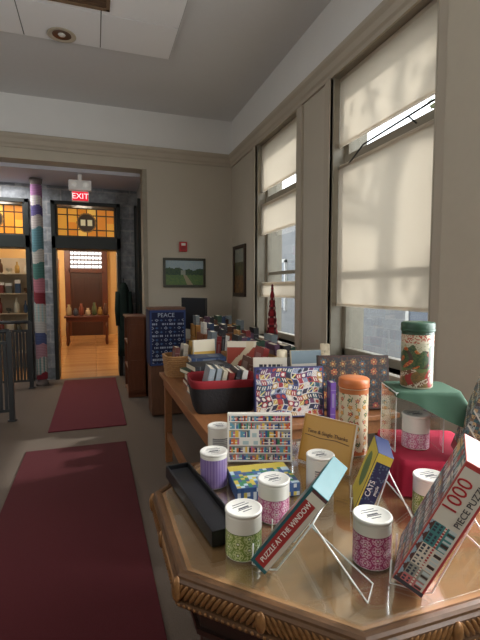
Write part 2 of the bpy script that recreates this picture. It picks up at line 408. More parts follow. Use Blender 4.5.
# ---------------------------------------------------------------- jars
Z=.7502
def fl(u,v,n,asp,bg,fg,ctr):
    x=u*n; y=v*asp; i=math.floor(x); 
    y2=y+(0.5 if i%2 else 0); j=math.floor(y2)
    dx=x-i-.5; dy=y2-j-.5; r=math.hypot(dx,dy); a=math.atan2(dy,dx)
    if r<.09: return ctr
    if r<.2: return bg
    if r<.33+.08*math.cos(6*a): return fg
    if .42<r<.48: return fg
    return bg
def jar(px,py,z,bg,fg,top=(228,225,214),split=.62,label='',style='floral',rot=0):
    e=thing('candle_jar',label,'jar',(px,py,z),(0,0,rot),group='lidded candle jars')
    r=.0475;h=.116
    if style=='floral':
        def fn(u,v):
            if v>split+.03: return top
            if v>split: return tuple(int(c*.8) for c in bg)
            return fl(u,v,10,3.5*split/.6,bg,fg,top)
    elif style=='ribbed':
        def fn(u,v):
            if v>.93: return top
            return bg if int(u*56)%2 else fg
    else:
        def fn(u,v):
            if .3<v<.7 and (u<.14 or u>.86): return fg if (int(v*40)%3==0) else bg
            return top
    b=MB(); b.lathe([(r-.003,0),(r,.002),(r,h-.002),(r-.002,h)],44); b.obj('jar_body',M(top,.35,var=.03),e)
    paint('wrapper',0,h-.010,150,48,fn,e,Matrix.Translation((0,0,.004)),VC('jar_print',.3,.3),cyl=r+.0006)
    b=MB(); b.lathe([(r-.001,h-.001),(r+.002,h),(r+.002,h+.006),(r,h+.008),(r-.004,h+.008),(r-.006,h+.006),(.002,h+.006)],44)
    b.obj('lid',M((232,229,220),.35,var=.03),e)
    b=MB(); hh=h+.0059
    b.box(-.016,.016,-.003,.003,hh,hh+.0008)
    for k in (0,1,3,4):
        w=[.02,.026,0,.022,.014][k]; b.box(-w,w,.022-k*.010,.022-k*.010+.0025,hh,hh+.0007)
    b.obj('lid_label',M((84,84,88),.5),e)
    return e
jar(.360,1.038,Z,(118,140,58),(196,202,146),label='white lidded jar with lime green floral wrapper',rot=.3)
jar(.505,1.175,Z,(190,92,136),(228,190,204),label='white lidded jar with pink floral wrapper',rot=.1)
jar(.662,.900,Z,(170,52,106),(224,180,198),split=.74,label='white lidded jar with magenta floral wrapper beside wire easel')
jar(.390,1.45,Z,(128,106,160),(150,130,180),style='ribbed',label='lavender ribbed jar with white lid')
jar(.487,1.72,Z,(190,190,186),(120,120,120),style='plain',label='small plain white lidded jar at table corner')
jar(.735,1.30,Z,(210,206,198),(110,110,110),style='plain',label='plain white lidded jar behind leaning puzzle box')
jar(.972,1.040,Z,(128,150,60),(206,212,160),label='white lidded jar with green patterned wrapper near red cloth')

# ---------------------------------------------------------------- printed boxes
PAL=[(186,52,44),(38,82,140),(220,180,70),(46,118,84),(220,216,204),(100,60,120),(208,110,50),(40,44,60),(96,150,170),(190,110,140)]
def shelves(rows,dens,seed,frame=(228,224,214)):
    def fn(u,v):
        if u<.02 or u>.98 or v<.03 or v>.97: return frame
        r=v*rows; j=int(r); f=r-j
        if f<.1: return frame
        x=u*dens+.8*h2(j,3,seed)+1.2*math.sin(u*9+j); i=int(x); hh=.55+.42*h2(i,j,seed)
        if h2(i//7,j,seed+9)>.86: return (170,190,190) if abs((x/7)%1-.5)<.25 and f<.6 else frame
        if f>hh: return tuple(int(c*.6) for c in frame)
        c=PAL[int(h2(i,j,seed+1)*len(PAL))%len(PAL)]
        if .35<f<.5 and h2(i,j,seed+2)>.5: return (230,226,210)
        return c
    return fn
def mosaic(nx,ny,seed,pal):
    def fn(u,v):
        i=int(u*nx);j=int(v*ny)
        return pal[int(h2(i,j,seed)*len(pal))%len(pal)]
    return fn
def puzzle_box(name,label,w,h,t,loc,rot,cover,body,side_fn=None,nx=60,ny=50,centered=False,texts=()):
    """local frame: cover faces -Y, back at y=0, near side at x=0 (or centred)"""
    e=thing(name,label,'box' if 'book' not in name else 'book',loc,rot)
    x0,x1=(-w/2,w/2) if centered else (-w,0)
    b=MB(); b.box(x0,x1,-t,0,0,h); b.obj('box_body',body,e,bevel=.0015)
    paint('cover_print',w*.985,h*.985,nx,ny,cover,e,Matrix.Translation(((x0+x1)/2,-t-.0006,h*.0075)))
    if side_fn:
        m=Matrix.Translation((x1+.0006,-t/2,h*.0075))@Matrix.Rotation(math.pi/2,4,'Z')
        paint('side_print',t*.96,h*.985,30,130,side_fn,e,m)
    for (s,size,mt,mx) in texts: text(s,size,mt,e,mx)
    return e
def easel(label,loc,rot,lean,t,w,h,d):
    e=thing('wire_easel',label,'easel',loc,rot,group='wire easels')
    b=MB()
    r=.0022; s,c=math.sin(lean),math.cos(lean)
    for x in (-.03,-w+.04):
        top=(x,h*s+.006,h*c); 
        b.tube([(x,-t*c-.006,t*s+.03),(x,-t*c-.008,.003),(x,.006,.003),(x,.02,.008),top],r,6)
    b.tube([(-.03,h*s+.006,h*c),(-w+.04,h*s+.006,h*c)],r,6)
    b.tube([(-.03,h*s+.006,h*c),(-.02,d,.003),(-.09,d,.003),(-.10,h*s*.7+.006,h*c*.7)],r,6)
    b.obj('wire_frame',wire_m,e)
    return e
def lean_pair(name,label,elabel,w,h,t,xy,z,psi,lean,cover,body,side_fn,texts,eh,ed):
    rz=-math.radians(90+psi); la=math.radians(lean)
    puzzle_box(name,label,w,h,t,(xy[0],xy[1],z+.0065),(-la,0,rz),cover,body,side_fn=side_fn,texts=texts)
    if ed: easel(elabel,(xy[0],xy[1],z),(0,0,rz),la,t,w,eh,ed)
wt=M((236,234,226),.5,var=.02)
def teal_side(u,v):
    if u<.12 or v<.04: return (30,90,98)
    if v>.88: return (216,212,196) if v<.97 else (96,60,60)
    if u>.78: return (204,194,180)
    return (160,44,44)
def teal_cover(u,v): return (36,112,118) if (v>.82 or v<.08) else mosaic(9,7,5,[(60,110,110),(180,70,60),(210,200,180),(70,90,60)])(u,v)
lean_pair('puzzle_box','teal and red jigsaw puzzle box leaning back on wire easel','bent white wire easel holding a teal puzzle box',
  .20,.268,.047,(.375,.925),Z,45,35,teal_cover,M((36,98,104),.45),teal_side,
  [('PUZZLE AT THE WINDOW',.0172,wt,SIDEUP((.0012,-.0255,.128)))],.18,.24)
def street(u,v):
    row_=v*7; j=int(row_); f=row_-j; x=u*6; i=int(x); g=x-i; k=int(h2(i,j,11)*7)
    pal=[(176,60,52),(70,130,130),(208,170,110),(216,206,190),(110,80,100),(190,110,110),(150,150,140)]
    if f<.08: return (90,88,86)
    if f>.82: return [(80,50,46),(60,70,84),(120,60,50)][k%3] if abs(g-.5)<.5-(f-.82)*1.5 else (150,176,190)
    if .40<f<.50: return [(220,210,196),(170,50,50),(60,100,90)][(int(g*8)+k)%3]
    if f<.36 and .38<g<.60: return (60,44,40)
    if f<.36 and (.10<g<.32 or .66<g<.9): return (196,206,206)
    if f>.56 and f<.74 and (.14<g<.32 or .42<g<.58 or .70<g<.86): return (52,58,72)
    return pal[k]
def thou_side(u,v):
    if v<.03: return (60,60,66)
    if u>.93 or u<.05: return (176,62,60)
    if v>.54: return (212,206,192) if v<.97 else (176,62,60)
    if u>.86: return (212,206,192)
    # shop fronts standing along the spine, roofs toward the front edge
    x=v*11; i=int(x); g=x-i; f=1-(u-.05)/.81; k=int(h2(i,2,11)*7)
    pal=[(176,60,52),(70,130,130),(208,170,110),(216,206,190),(110,80,100),(190,110,110),(150,150,140)]
    if f>.86: return (150,176,190) if abs(g-.5)>.5-(f-.86)*3 else (90,56,50)
    if .36<f<.46: return (220,210,196) if int(g*8)%2 else (170,50,50)
    if f<.30 and .4<g<.62: return (60,44,40)
    if f<.30 and (.08<g<.32 or .70<g<.92): return (190,200,200)
    if (.52<f<.62 or .70<f<.80) and (.12<g<.32 or .42<g<.58 or .68<g<.88): return (52,58,72)
    return pal[k]
redt=M((170,36,42),.5); darkt=M((60,56,60),.5)
lean_pair('puzzle_box','pale jigsaw puzzle box with street print and red lettering','bent white wire easel behind pale street print box',
  .19,.335,.070,(.678,.738),Z,45,25,street,M((196,110,100),.45),thou_side,
  [('1000',.044,redt,SIDEUP((.0012,-.048,.255))),('PIECE PUZZLE',.0195,darkt,SIDEUP((.0012,-.018,.252)))],.22,.24)
def cat_side(u,v):
    if v>.86 or u<.1: return (206,186,70)
    n=h2(int(u*10),int(v*44),5)
    return (30,40,78) if n>.16 else (80,100,120)
def cat_cover(u,v): return (206,186,70) if (u-.5)**2+(v-.55)**2>.09 else (70,110,70)
lean_pair('puzzle_box','dark navy picture box with yellow edge on wire easel','bent white wire easel holding a navy puzzle box',
  .16,.200,.048,(.775,1.070),Z,32,20,cat_cover,M((34,46,88),.45),cat_side,
  [('CATS',.022,wt,SIDEUP((.0012,-.030,.085))),('puzzle',.013,wt,SIDEUP((.0012,-.012,.085)))],.15,.13)
puzzle_box('puzzle_box','puzzle box printed with crowded bookshelves, standing upright',.26,.19,.045,(.625,1.605,Z+.003),(-.12,0,-.33),
  shelves(6,40,3),M((226,220,208),.45),centered=True,nx=184,ny=90)
def flat_cover(u,v):
    if v>.75: return (206,186,80)
    return mosaic(16,12,21,[(60,110,160),(206,186,80),(60,130,90),(190,210,220),(70,90,140)])(u,v)
e=thing('puzzle_box','blue and yellow puzzle box lying flat','box',(.545,1.375,Z),(0,0,-.10))
b=MB(); b.box(-.11,.11,-.09,.09,0,.045); b.obj('box_body',M((64,98,150),.45),e,bevel=.0015)
paint('cover_print',.216,.177,64,48,flat_cover,e,Matrix.Translation((0,-.0885,.0457))@Matrix.Rotation(-math.pi/2,4,'X'))
paint('side_print',.216,.041,60,12,mosaic(20,3,8,[(50,86,140),(210,194,90),(64,98,150),(206,216,220)]),e,Matrix.Translation((0,-.0907,.002)))
e=thing('storage_tray','long open black wooden tray','tray',(.305,1.325,Z),(0,0,math.radians(6)))
b=MB(); b.box(-.045,.045,-.24,.24,0,.006); b.box(-.045,-.038,-.24,.24,0,.045); b.box(.038,.045,-.24,.24,0,.045); b.box(-.045,.045,-.24,-.233,0,.045); b.box(-.045,.045,.233,.24,0,.045)
b.box(-.036,.036,-.23,.23,.006,.03,1)
b.obj('tray_body',[black_m,M((34,34,38),.5)],e,bevel=.0015)
def ochre(u,v):
    return (196,148,62) if .03<u<.97 and .03<v<.97 else (180,130,50)
e=puzzle_box('hardcover_book','thin ochre hardcover book with brown script title, leaning',.235,.19,.012,(.835,1.45,Z+.002),(-.28,0,-math.radians(62)),ochre,page_m,centered=True)
brn=M((70,40,30),.6)
text('Time & Single Thanks',.021,brn,e,FRONT((0,-.0135,.125)))
b=MB(); b.tube([(-.1,-.0135,.108),(-.03,-.0135,.104),(.04,-.0135,.11),(.1,-.0135,.105)],.0012,5); b.obj('title_flourish',brn,e)
def canister(label,loc,r,h,fn,lidc,lh=.86):
    e=thing('canister',label,'canister',loc)
    b=MB(); b.lathe([(r-.003,0),(r,.003),(r,h*(lh-.01)),(r-.002,h*lh)],44); b.obj('can_body',M((220,210,190),.35),e)
    paint('wrapper',0,h*(lh-.03),170,100,fn,e,Matrix.Translation((0,0,.006)),VC('can_print',.3,.3),cyl=r+.0006)
    b=MB(); b.lathe([(r+.001,h*(lh-.005)),(r+.003,h*lh),(r+.003,h*.985),(r-.003,h),(.003,h)],44); b.lathe([(r+.004,h*(lh+.01)),(r+.0045,h*(lh+.025)),(r+.004,h*(lh+.04))],44,closed=False)
    b.obj('lid',lidc,e); return e
def floralcan(u,v):
    if v>.93 or v<.05: return (186,110,60)
    x=u*11;y=v*9;i=int(x);j=int(y);dx=x-i-.3-.4*h2(i,j,1);dy=y-j-.3-.4*h2(i,j,2);r=math.hypot(dx,dy);a=math.atan2(dy,dx)
    k=h2(i,j,3)
    if r<.08: return (220,190,90)
    if r<.26+.06*math.cos(5*a+k*6): return [(170,66,50),(206,140,70),(80,106,80),(180,100,90)][int(k*4)%4]
    if abs(dx+.3*math.sin(y*3))<.05: return (90,120,70)
    return (214,200,170)
canister('cream floral canister with orange lid',(1.035,1.555,Z),.061,.325,floralcan,M((196,112,62),.35),.88)
def treecan(u,v):
    n=h2(int(u*85),int(v*50),4)
    w1_=math.sin(u*31+2*math.sin(v*9)); w2_=math.sin(u*17-v*21)
    if v>.95: return (40,70,50)
    if v>.80: return (206,196,170) if n>.3 else (170,80,60)
    top=.70+.06*math.sin(u*25)+.03*math.sin(u*61)
    if v>top: return (190,186,160) if n>.2 else (150,150,120)
    if v>.34: 
        if w1_*w2_>.55: return (170,70,46) if n>.4 else (200,140,70)
        if w1_<-.8: return (70,50,38)
        return (44+int(40*n),74+int(24*n),50+int(10*n))
    if v>.30+.03*w1_: return (90,110,64)
    if w2_>.6: return (200,190,170) if n>.5 else (110,70,46)
    if w1_>.5: return (160,50,46)
    return (96+int(40*n),84+int(20*n),56)
def drape(name,label,cat,w,d,h,loc,rz,m,amp=.012,flare=.02,nf=26,drops=None,seed=1,flfn=None,n=7):
    N=200; b=MB(); vs=[];fs=[]
    def per(k,s):
        a=2*math.pi*k/N; c,sn=math.cos(a),math.sin(a)
        q=(abs(c)**n+abs(sn)**n)**(-1/n); return (w/2*s*c*q,d/2*s*sn*q,c,sn)
    rings=[]
    for s in (.01,.5,.93,.985):
        rings.append([(per(k,s)[0],per(k,s)[1],h) for k in range(N)])
    for j in range(1,9):
        f=j/8; rg=[]
        for k in range(N):
            x,y,c,sn=per(k,1.0); a=2*math.pi*k/N
            dr=h if drops is None else drops(a)
            fq=flare if flfn is None else flfn(a)
            wv=amp*f*(math.sin(a*nf+seed)+.5*math.sin(round(nf*.47)*a+2*seed))+fq*f**1.1
            q=math.hypot(x,y); rg.append((x+x/q*wv,y+y/q*wv,h-.002-(dr-.003)*f))
        rings.append(rg)
    for g in rings: vs+=g
    for i in range(len(rings)-1):
        for k in range(N): fs.append((i*N+k,(i+1)*N+k,(i+1)*N+(k+1)%N,i*N+(k+1)%N))
    fs.append(tuple(range(N)))
    b.add(vs,fs,0,True)
    return b.obj(name,m,None,loc,(0,0,rz),label=label,category=cat)
RZ=math.radians(-22.5)
drape('tablecloth','crimson cloth draped over a low boxy riser','cloth',.30,.34,.12,(1.168,1.26,Z),RZ,M((166,18,52),.85,var=.15,scale=30),amp=.005,flare=.010,n=18,nf=26)
RT=Z+.12+.001
b=MB(); b.box(-.085,-.081,-.085,.085,0,.21); b.box(.081,.085,-.085,.085,0,.21); b.box(-.085,.085,-.085,.085,.21,.214); b.box(-.085,.085,.081,.085,0,.21)
for (sx,sy) in ((-1,-1),(1,-1),(-1,1)): b.box(sx*.084-.0012,sx*.084+.0012,sy*.0845-.0012,sy*.0845+.0012,0,.214,1)
b.box(-.085,.085,-.086,-.0836,.211,.2145,1); b.box(-.0855,-.0835,-.085,.085,.211,.2145,1); b.box(-.0855,-.0835,-.085,.085,0,.002,1)
b.obj('acrylic_stand',[acryl_m,M((226,234,232),.15,var=.02)],None,(1.105,1.285,RT),(0,0,RZ*.9),label='clear acrylic display cube on crimson cloth',category='display stand')
jar(1.108,1.262,RT,(196,116,146),(226,204,212),split=.5,label='white and pink lidded jar inside acrylic cube')
def gw(a):
    a=(a+math.pi)%(2*math.pi)-math.pi
    return max(0,.5+.5*math.cos(a+.35))**2.2
drape('green_napkin','muted green cloth draped over acrylic cube and hanging aside','cloth',.23,.19,.216,(1.135,1.275,RT+.001),RZ*.9,M((58,90,70),.9,var=.10,scale=30),amp=.003,nf=11,drops=lambda a:.010+.135*gw(a),flfn=lambda a:.003+.095*gw(a),seed=2,n=10)
canister('tall canister with woodland print and green lid on green cloth',(1.125,1.285,RT+.2175),.056,.24,treecan,M((46,80,60),.4))
def grey_side(u,v):
    n=h2(int(u*20),int(v*90),31)
    if v<.10: return (150,50,50)
    if abs(math.sin(v*17+u*4))<.18: return (206,202,190)
    return [(96,104,110),(150,156,152),(120,96,76),(56,96,104),(84,70,70),(180,150,110)][int(h2(int(u*6),int(v*26),3)*6)%6] if n>.2 else (60,60,66)
lean_pair('puzzle_box','densely illustrated grey puzzle box leaning at cloth edge','',.08,.29,.075,(1.185,1.055),RT,35,18,grey_side,M((120,128,130),.45),grey_side,[],0,0)

# ---------------------------------------------------------------- second table
t2=thing('trestle_table','long honey brown wooden table loaded with books','table',(0,0,0))
tw=WOOD((140,92,56),.45,.1,'y')
b=MB(); b.box(.50,1.62,1.97,3.62,.722,.75); b.obj('table_top',tw,t2,bevel=.003)
b=MB(); b.box(.53,.555,2.0,3.59,.64,.722); b.box(1.57,1.59,2.0,3.59,.64,.722); b.box(.53,1.59,2.0,2.02,.64,.722); b.box(.53,1.59,3.57,3.59,.64,.722); b.obj('apron',tw,t2)
for (x,y) in ((.56,2.05),(1.56,2.05),(.56,3.54),(1.56,3.54)):
    b=MB(); b.box(x-.028,x+.028,y-.028,y+.028,0,.722); b.obj('leg',tw,t2,bevel=.003)
b=MB(); b.box(.545,.575,2.05,3.54,.2,.26); b.box(1.545,1.575,2.05,3.54,.2,.26); b.box(.56,1.56,2.78,2.82,.2,.26); b.obj('stretcher',tw,t2)
T=.7502
def book(x,y,z,w,h,t,col,rz=0,lean=0,flat=False,grp='donated books on the long table',lab=None):
    """upright: spine faces -Y, thickness on X, height Z, depth Y"""
    b=MB(); c=.0025
    b.box(-t/2,-t/2+c,0,w,0,h,0); b.box(t/2-c,t/2,0,w,0,h,0); b.box(-t/2,t/2,-.001,c,0,h,0)
    b.box(-t/2+c,t/2-c,c,w-.004,.004,h-.004,1)
    b.box(-t/2-.0004,t/2+.0004,-.0016,.0,h*.78,h*.80,2); b.box(-t*.22,t*.22,-.0018,.0,h*.32,h*.70,2); b.box(-t/2-.0004,t/2+.0004,-.0016,.0,h*.12,h*.15,2)
    b.box(-t/2-.0006,-t/2,w*.2,w*.8,h*.55,h*.85,2)
    lc=tuple(min(255,int(v*.5+80)) for v in col)
    rot=(0,lean,rz) if not flat else (0,math.pi/2,rz)
    zz=z+(t/2*abs(math.sin(lean)) if not flat else t/2)
    return b.obj('book',[M(col,.5),page_m,M(lc,.5)],None,(x,y,zz),rot,label=lab,category='book',group=grp)
CN=[((130,36,34),'red'),((36,56,90),'blue'),((190,180,158),'cream'),((40,72,56),'green'),((26,26,30),'black'),((160,118,60),'mustard'),((86,50,34),'brown'),((116,128,134),'pale grey'),((210,206,198),'white'),((80,46,72),'plum'),((54,54,60),'charcoal'),((118,84,60),'tan'),((60,36,30),'dark brown')]
def row(x,y,z,n,hmin,hmax,wm,where,rz=0,tm=.055,xmax=9,tmin=.028,lean=0.0):
    px=x
    for i in range(n):
        c,nm=random.choice(CN); t=random.uniform(tmin,tm); h=random.uniform(hmin,hmax); w=random.uniform(wm*.85,wm)
        if px+t>xmax: break
        book(px+t/2,y,z,w,h,t,c,rz,lean,grp='books in '+where,lab='%s hardcover book %s in %s'%(nm,'leaning' if lean else 'standing',where))
        px+=t/math.cos(lean)+.002
def crate(x,y,z,w,d,h,m,label,rz=0,name='wooden_crate'):
    b=MB(); t=.012
    b.box(-w/2,w/2,-d/2,d/2,0,t)
    hs=(h-.01)/2
    for k in range(2):
        z0=t+k*(hs)+.002; z1=z0+hs-.01
        b.box(-w/2,w/2,-d/2,-d/2+t,z0,z1); b.box(-w/2,w/2,d/2-t,d/2,z0,z1); b.box(-w/2,-w/2+t,-d/2,d/2,z0,z1); b.box(w/2-t,w/2,-d/2,d/2,z0,z1)
    for sx in(-1,1):
        for sy in(-1,1): b.box(sx*(w/2-.017)-.012,sx*(w/2-.017)+.012,sy*(d/2-.017)-.012,sy*(d/2-.017)+.012,0,h-.004)
    return b.obj(name,m,None,(x,y,z),(0,0,rz),bevel=.002,label=label,category='crate')
def wicker(x,y,z,w,d,h,label,col=(166,122,76)):
    b=MB(); n=10; N=48
    for j in range(n):
        zz=.008+(h-.016)*j/(n-1); fl_=.9+.1*j/(n-1); pts=[]
        for k in range(N+1):
            a=2*math.pi*k/N; c,s=math.cos(a),math.sin(a); q=(abs(c)**5+abs(s)**5)**(-.2)
            o=.004*(1 if (k+j)%2 else -1); pts.append(((w/2*fl_+o)*c*q,(d/2*fl_+o)*s*q,zz))
        b.tube(pts,h/n*.55,6)
    b.box(-w*.42,w*.42,-d*.42,d*.42,0,.008)
    return b.obj('wicker_basket',M(col,.7,var=.35,scale=60),None,(x,y,z),label=label,category='basket')
def basket(x,y,z):
    """soft-cornered fabric bin, red band around the rim, red inside"""
    e=thing('fabric_basket','deep black rounded basket with dark red lining full of books','basket',(x,y,z),(0,0,-.1))
    w,d,h=.40,.30,.19; N=64
    def ring(s,zz):
        r=[]
        for k in range(N):
            a=2*math.pi*k/N; c,sn=math.cos(a),math.sin(a); q=(abs(c)**6+abs(sn)**6)**(-1/6); r.append((w/2*s*c*q,d/2*s*sn*q,zz))
        return r
    def shell(rs,close):
        vs=[q for r in rs for q in r]; fs=[]
        for i in range(len(rs)-1):
            for k in range(N): fs.append((i*N+k,i*N+(k+1)%N,(i+1)*N+(k+1)%N,(i+1)*N+k))
        if close=='first': fs.append(tuple(reversed(range(N))))
        return vs,fs
    b=MB(); v_,f_=shell([ring(.82,0),ring(.85,.01),ring(.93,.08),ring(.975,.15)],'first'); b.add(v_,f_,0,True); b.obj('basket_body',M((24,22,24),.8,scale=60,bump=.3),e)
    b=MB(); v_,f_=shell([ring(.975,.148),ring(.995,.158),ring(1.0,.188),ring(.985,.194),ring(.965,.188),ring(.93,.13),ring(.84,.014),ring(.02,.012)],''); b.add(v_,f_,0,True)
    b.obj('lining',M((132,18,28),.8),e)
basket(.70,2.40,T)
px=.555
for i in range(6):
    c,nm=random.choice([((222,218,208),'white'),((200,190,166),'cream'),((50,50,56),'charcoal'),((140,150,156),'pale grey'),((130,46,40),'red')]); t=random.uniform(.022,.034)
    book(px+t/2,2.32-.004*i,T+.02,.17,random.uniform(.20,.235),t,c,-.1,.22,grp='books in the black basket',lab='%s book tilted in red lined basket'%nm); px+=t+.011
def stack(x,y,z,n,where,L=.27,wd=.19):
    for i in range(n):
        c,nm=random.choice(CN); t=random.uniform(.028,.05); l=random.uniform(L*.8,L)
        book(x-l/2+random.uniform(-.012,.012),y-wd/2+random.uniform(-.012,.012),z,wd,l,t,c,random.uniform(-.2,.2),0,True,grp='books in '+where,lab='%s book lying flat in %s'%(nm,where)); z+=t+.001
    return z
def facing(x,y,w,h,rz,fn,lab,lean=-.2,t=.025,z=None,name='cover_book'):
    puzzle_box(name,lab,w,h,t,(x,y,(T if z is None else z)+t*math.sin(-lean)+.001),(lean,0,rz),fn,page_m,centered=True,nx=36,ny=40)
def cov(bg,fg,band,kind=0):
    def fn(u,v):
        if kind==0:
            if .66<v<.82 and .14<u<.86: return band if int(u*30)%4 else bg
            if (u-.5)**2+((v-.36)*1.2)**2<.05: return fg
        elif kind==1:
            if v>.7: return band
            if v<.18 and int(u*24)%3: return fg
        else:
            if abs(u-.5+.3*math.sin(v*5))<.12: return fg
            if v>.84: return band
        return bg
    return fn
zt=stack(.73,2.78,T,5,'the low front stack',.30,.20)
facing(1.06,2.53,.22,.25,-.30,cov((212,204,188),(150,50,44),(50,50,60),0),'cream book with red emblem propped facing out')
facing(1.31,2.50,.21,.29,-.12,cov((204,200,190),(160,120,70),(120,140,150),1),'pale grey book propped facing out')
row(.95,2.74,T,6,.20,.29,.18,'the leaning middle row',xmax=1.18,lean=.22)
stack(.76,3.07,T,6,'the tall rear stack',.30,.19)
facing(1.03,3.02,.22,.30,-.35,cov((150,60,44),(206,190,160),(216,206,186),2),'red brown book with cream swirl propped up')
row(1.26,2.84,T,6,.22,.30,.17,'the window side row',xmax=1.46,lean=-.14)
facing(.80,3.24,.18,.30,.15,cov((200,160,60),(80,60,40),(226,216,190),1),'mustard yellow book propped behind stack',lean=-.1)
wicker(.70,3.44,T,.36,.26,.17,'woven tan wicker basket of booklets on table corner')
for k in range(4): book(.59+k*.065,3.36,T+.0125,.14,.22+.02*(k%3),.035,[(90,40,36),(206,200,186),(190,150,60),(186,176,150)][k],0,.12,grp='booklets in the wicker basket',lab='slim booklet tilted in tan wicker basket')
crate(1.26,3.40,T,.48,.28,.17,WOOD((170,122,68),.5,0,'x'),'light wooden crate filled with books')
row(1.05,3.31,T+.0125,12,.24,.33,.18,'the light wooden crate',xmax=1.45,lean=.06)
def collage(u,v):
    if u<.015 or u>.985 or v<.02 or v>.98: return (50,50,96)
    uu=u+.02*math.sin(v*17); vv=v+.03*math.sin(u*13)
    i=int(uu*13);j=int(vv*9);fu=uu*13-i;fv=vv*9-j
    c=[(150,50,60),(44,56,106),(196,186,176),(60,96,110),(100,54,90),(176,140,84),(40,40,60),(130,140,160)][int(h2(i,j,17)*8)%8]
    k=h2(i,j,5)
    if k<.35 and math.hypot(fu-.5,fv-.5)<.32: return [(206,202,190),(30,30,50),(160,60,50)][int(k*19)%3]
    if k>.6 and (fu<.16 or fv<.18): return (190,186,184)
    if .35<k<.6 and int(fu*5)%2 and .2<fv<.8: return (206,198,184)
    if k>.85 and abs(fu-fv)<.15: return (200,190,120)
    if h2(int(u*140),int(v*100),6)>.85: return tuple(int(t*.6) for t in c)
    return c
puzzle_box('puzzle_box','large puzzle box with blue, red and white collage print',.38,.27,.05,(.995,2.12,T+.002),(-.12,0,-.22),collage,M((44,54,100),.45),centered=True,nx=150,ny=108)
def folk(u,v):
    if u<.02 or u>.98 or v<.03 or v>.97: return (60,36,28)
    x=u*7;y=v*5.2;i=int(x);j=int(y);dx=x-i-.5+.3*(h2(i,j,7)-.5);dy=y-j-.5+.3*(h2(i,j,8)-.5);r=math.hypot(dx,dy);a=math.atan2(dy,dx)
    if r<.10: return (190,150,84)
    if r<.18: return (116,40,34)
    if r<.30+.06*math.cos(7*a): return [(156,90,52),(60,88,94),(130,56,48),(112,94,60)][int(h2(i,j,4)*4)%4]
    return [(50,34,30),(76,52,38),(38,40,44)][int(h2(int(u*50),int(v*38),2)*3)%3]
puzzle_box('puzzle_box','dark puzzle box with orange folk art medallions',.41,.31,.05,(1.41,2.13,T+.002),(-.15,0,-.30),folk,M((52,32,28),.45),centered=True,nx=140,ny=100)
book(1.195,1.985,T,.07,.2,.028,(96,62,134),-.25,0,lab='purple book standing between puzzle boxes')
for (x,y,h) in ((1.47,2.56,.27),(1.54,2.68,.31),(1.18,2.62,.29)):
    e=thing('pillar_candle','tall ivory pillar candle on the book table','candle',(x,y,T),group='ivory pillar candles')
    b=MB(); b.lathe([(.033,0),(.035,.004),(.035,h-.004),(.031,h),(.012,h-.004),(.002,h-.005)],28); b.obj('wax_body',M((234,220,190),.45,var=.04),e)
    b=MB(); b.tube([(0,0,h-.006),(.001,0,h+.008),(.003,0,h+.012)],.0012,6); b.obj('wick',black_m,e)
# ---------------------------------------------------------------- third table by windows
t3=thing('side_table','dark wooden side table under the far window','table',(0,0,0)); tw3=WOOD((96,60,38),.45,.1,'y')
b=MB(); b.box(.98,1.84,3.85,5.0,.722,.75); b.obj('table_top',tw3,t3,bevel=.003)
for (x,y) in ((1.03,3.9),(1.79,3.9),(1.03,4.95),(1.79,4.95)):
    b=MB(); b.box(x-.025,x+.025,y-.025,y+.025,0,.722); b.obj('leg',tw3,t3)
def plaid(u,v):
    a=int(u*12)%3; c=int(v*30)%4
    if a==0 and c==0: return (190,150,140)
    if a==0 or c==0: return (84,12,22)
    return (140,22,32)
e=thing('fabric_tree','thin dark red beaded spire ornament','decoration',(1.70,4.02,T))
hh=.68; me=paint('tree_body',0,1,48,110,plaid,e,None,VC('plaid',.8),cyl=1.0)
for v in me.data.vertices:
    z=v.co.z; r=.058*(1-z)**.8+.006+.012*(1-z*.6)*abs(math.sin(z*34))
    v.co.x*=r; v.co.y*=r; v.co.z=.04+z*hh
b=MB(); b.lathe([(.06,0),(.08,.01),(.08,.03),(.06,.042)],24); b.obj('base',M((100,14,24),.6),e)
b=MB(); b.ball((0,0,.04+hh+.008),.014,.014,.018); b.obj('finial',M((100,14,24),.6),e)
row(1.02,3.92,T,6,.24,.31,.16,'the side table front',xmax=1.20,lean=.08)
crate(1.42,3.98,T,.32,.22,.20,M((150,30,40),.7,var=.4,scale=50),'red patterned open gift crate',name='gift_crate')
row(1.29,3.90,T+.0125,9,.25,.33,.14,'the red gift crate',xmax=1.55)
crate(1.28,4.40,T,.48,.30,.24,WOOD((140,86,52),.5,0,'x'),'brown wooden crate of books by far window')
row(1.06,4.30,T+.0125,13,.27,.36,.18,'the brown wooden crate',xmax=1.50)
crate(1.30,4.80,T,.5,.26,.30,M((186,134,72),.7),'orange brown carton of donated books',name='carton')
row(1.07,4.72,T+.0125,13,.33,.39,.16,'the orange carton',xmax=1.53)
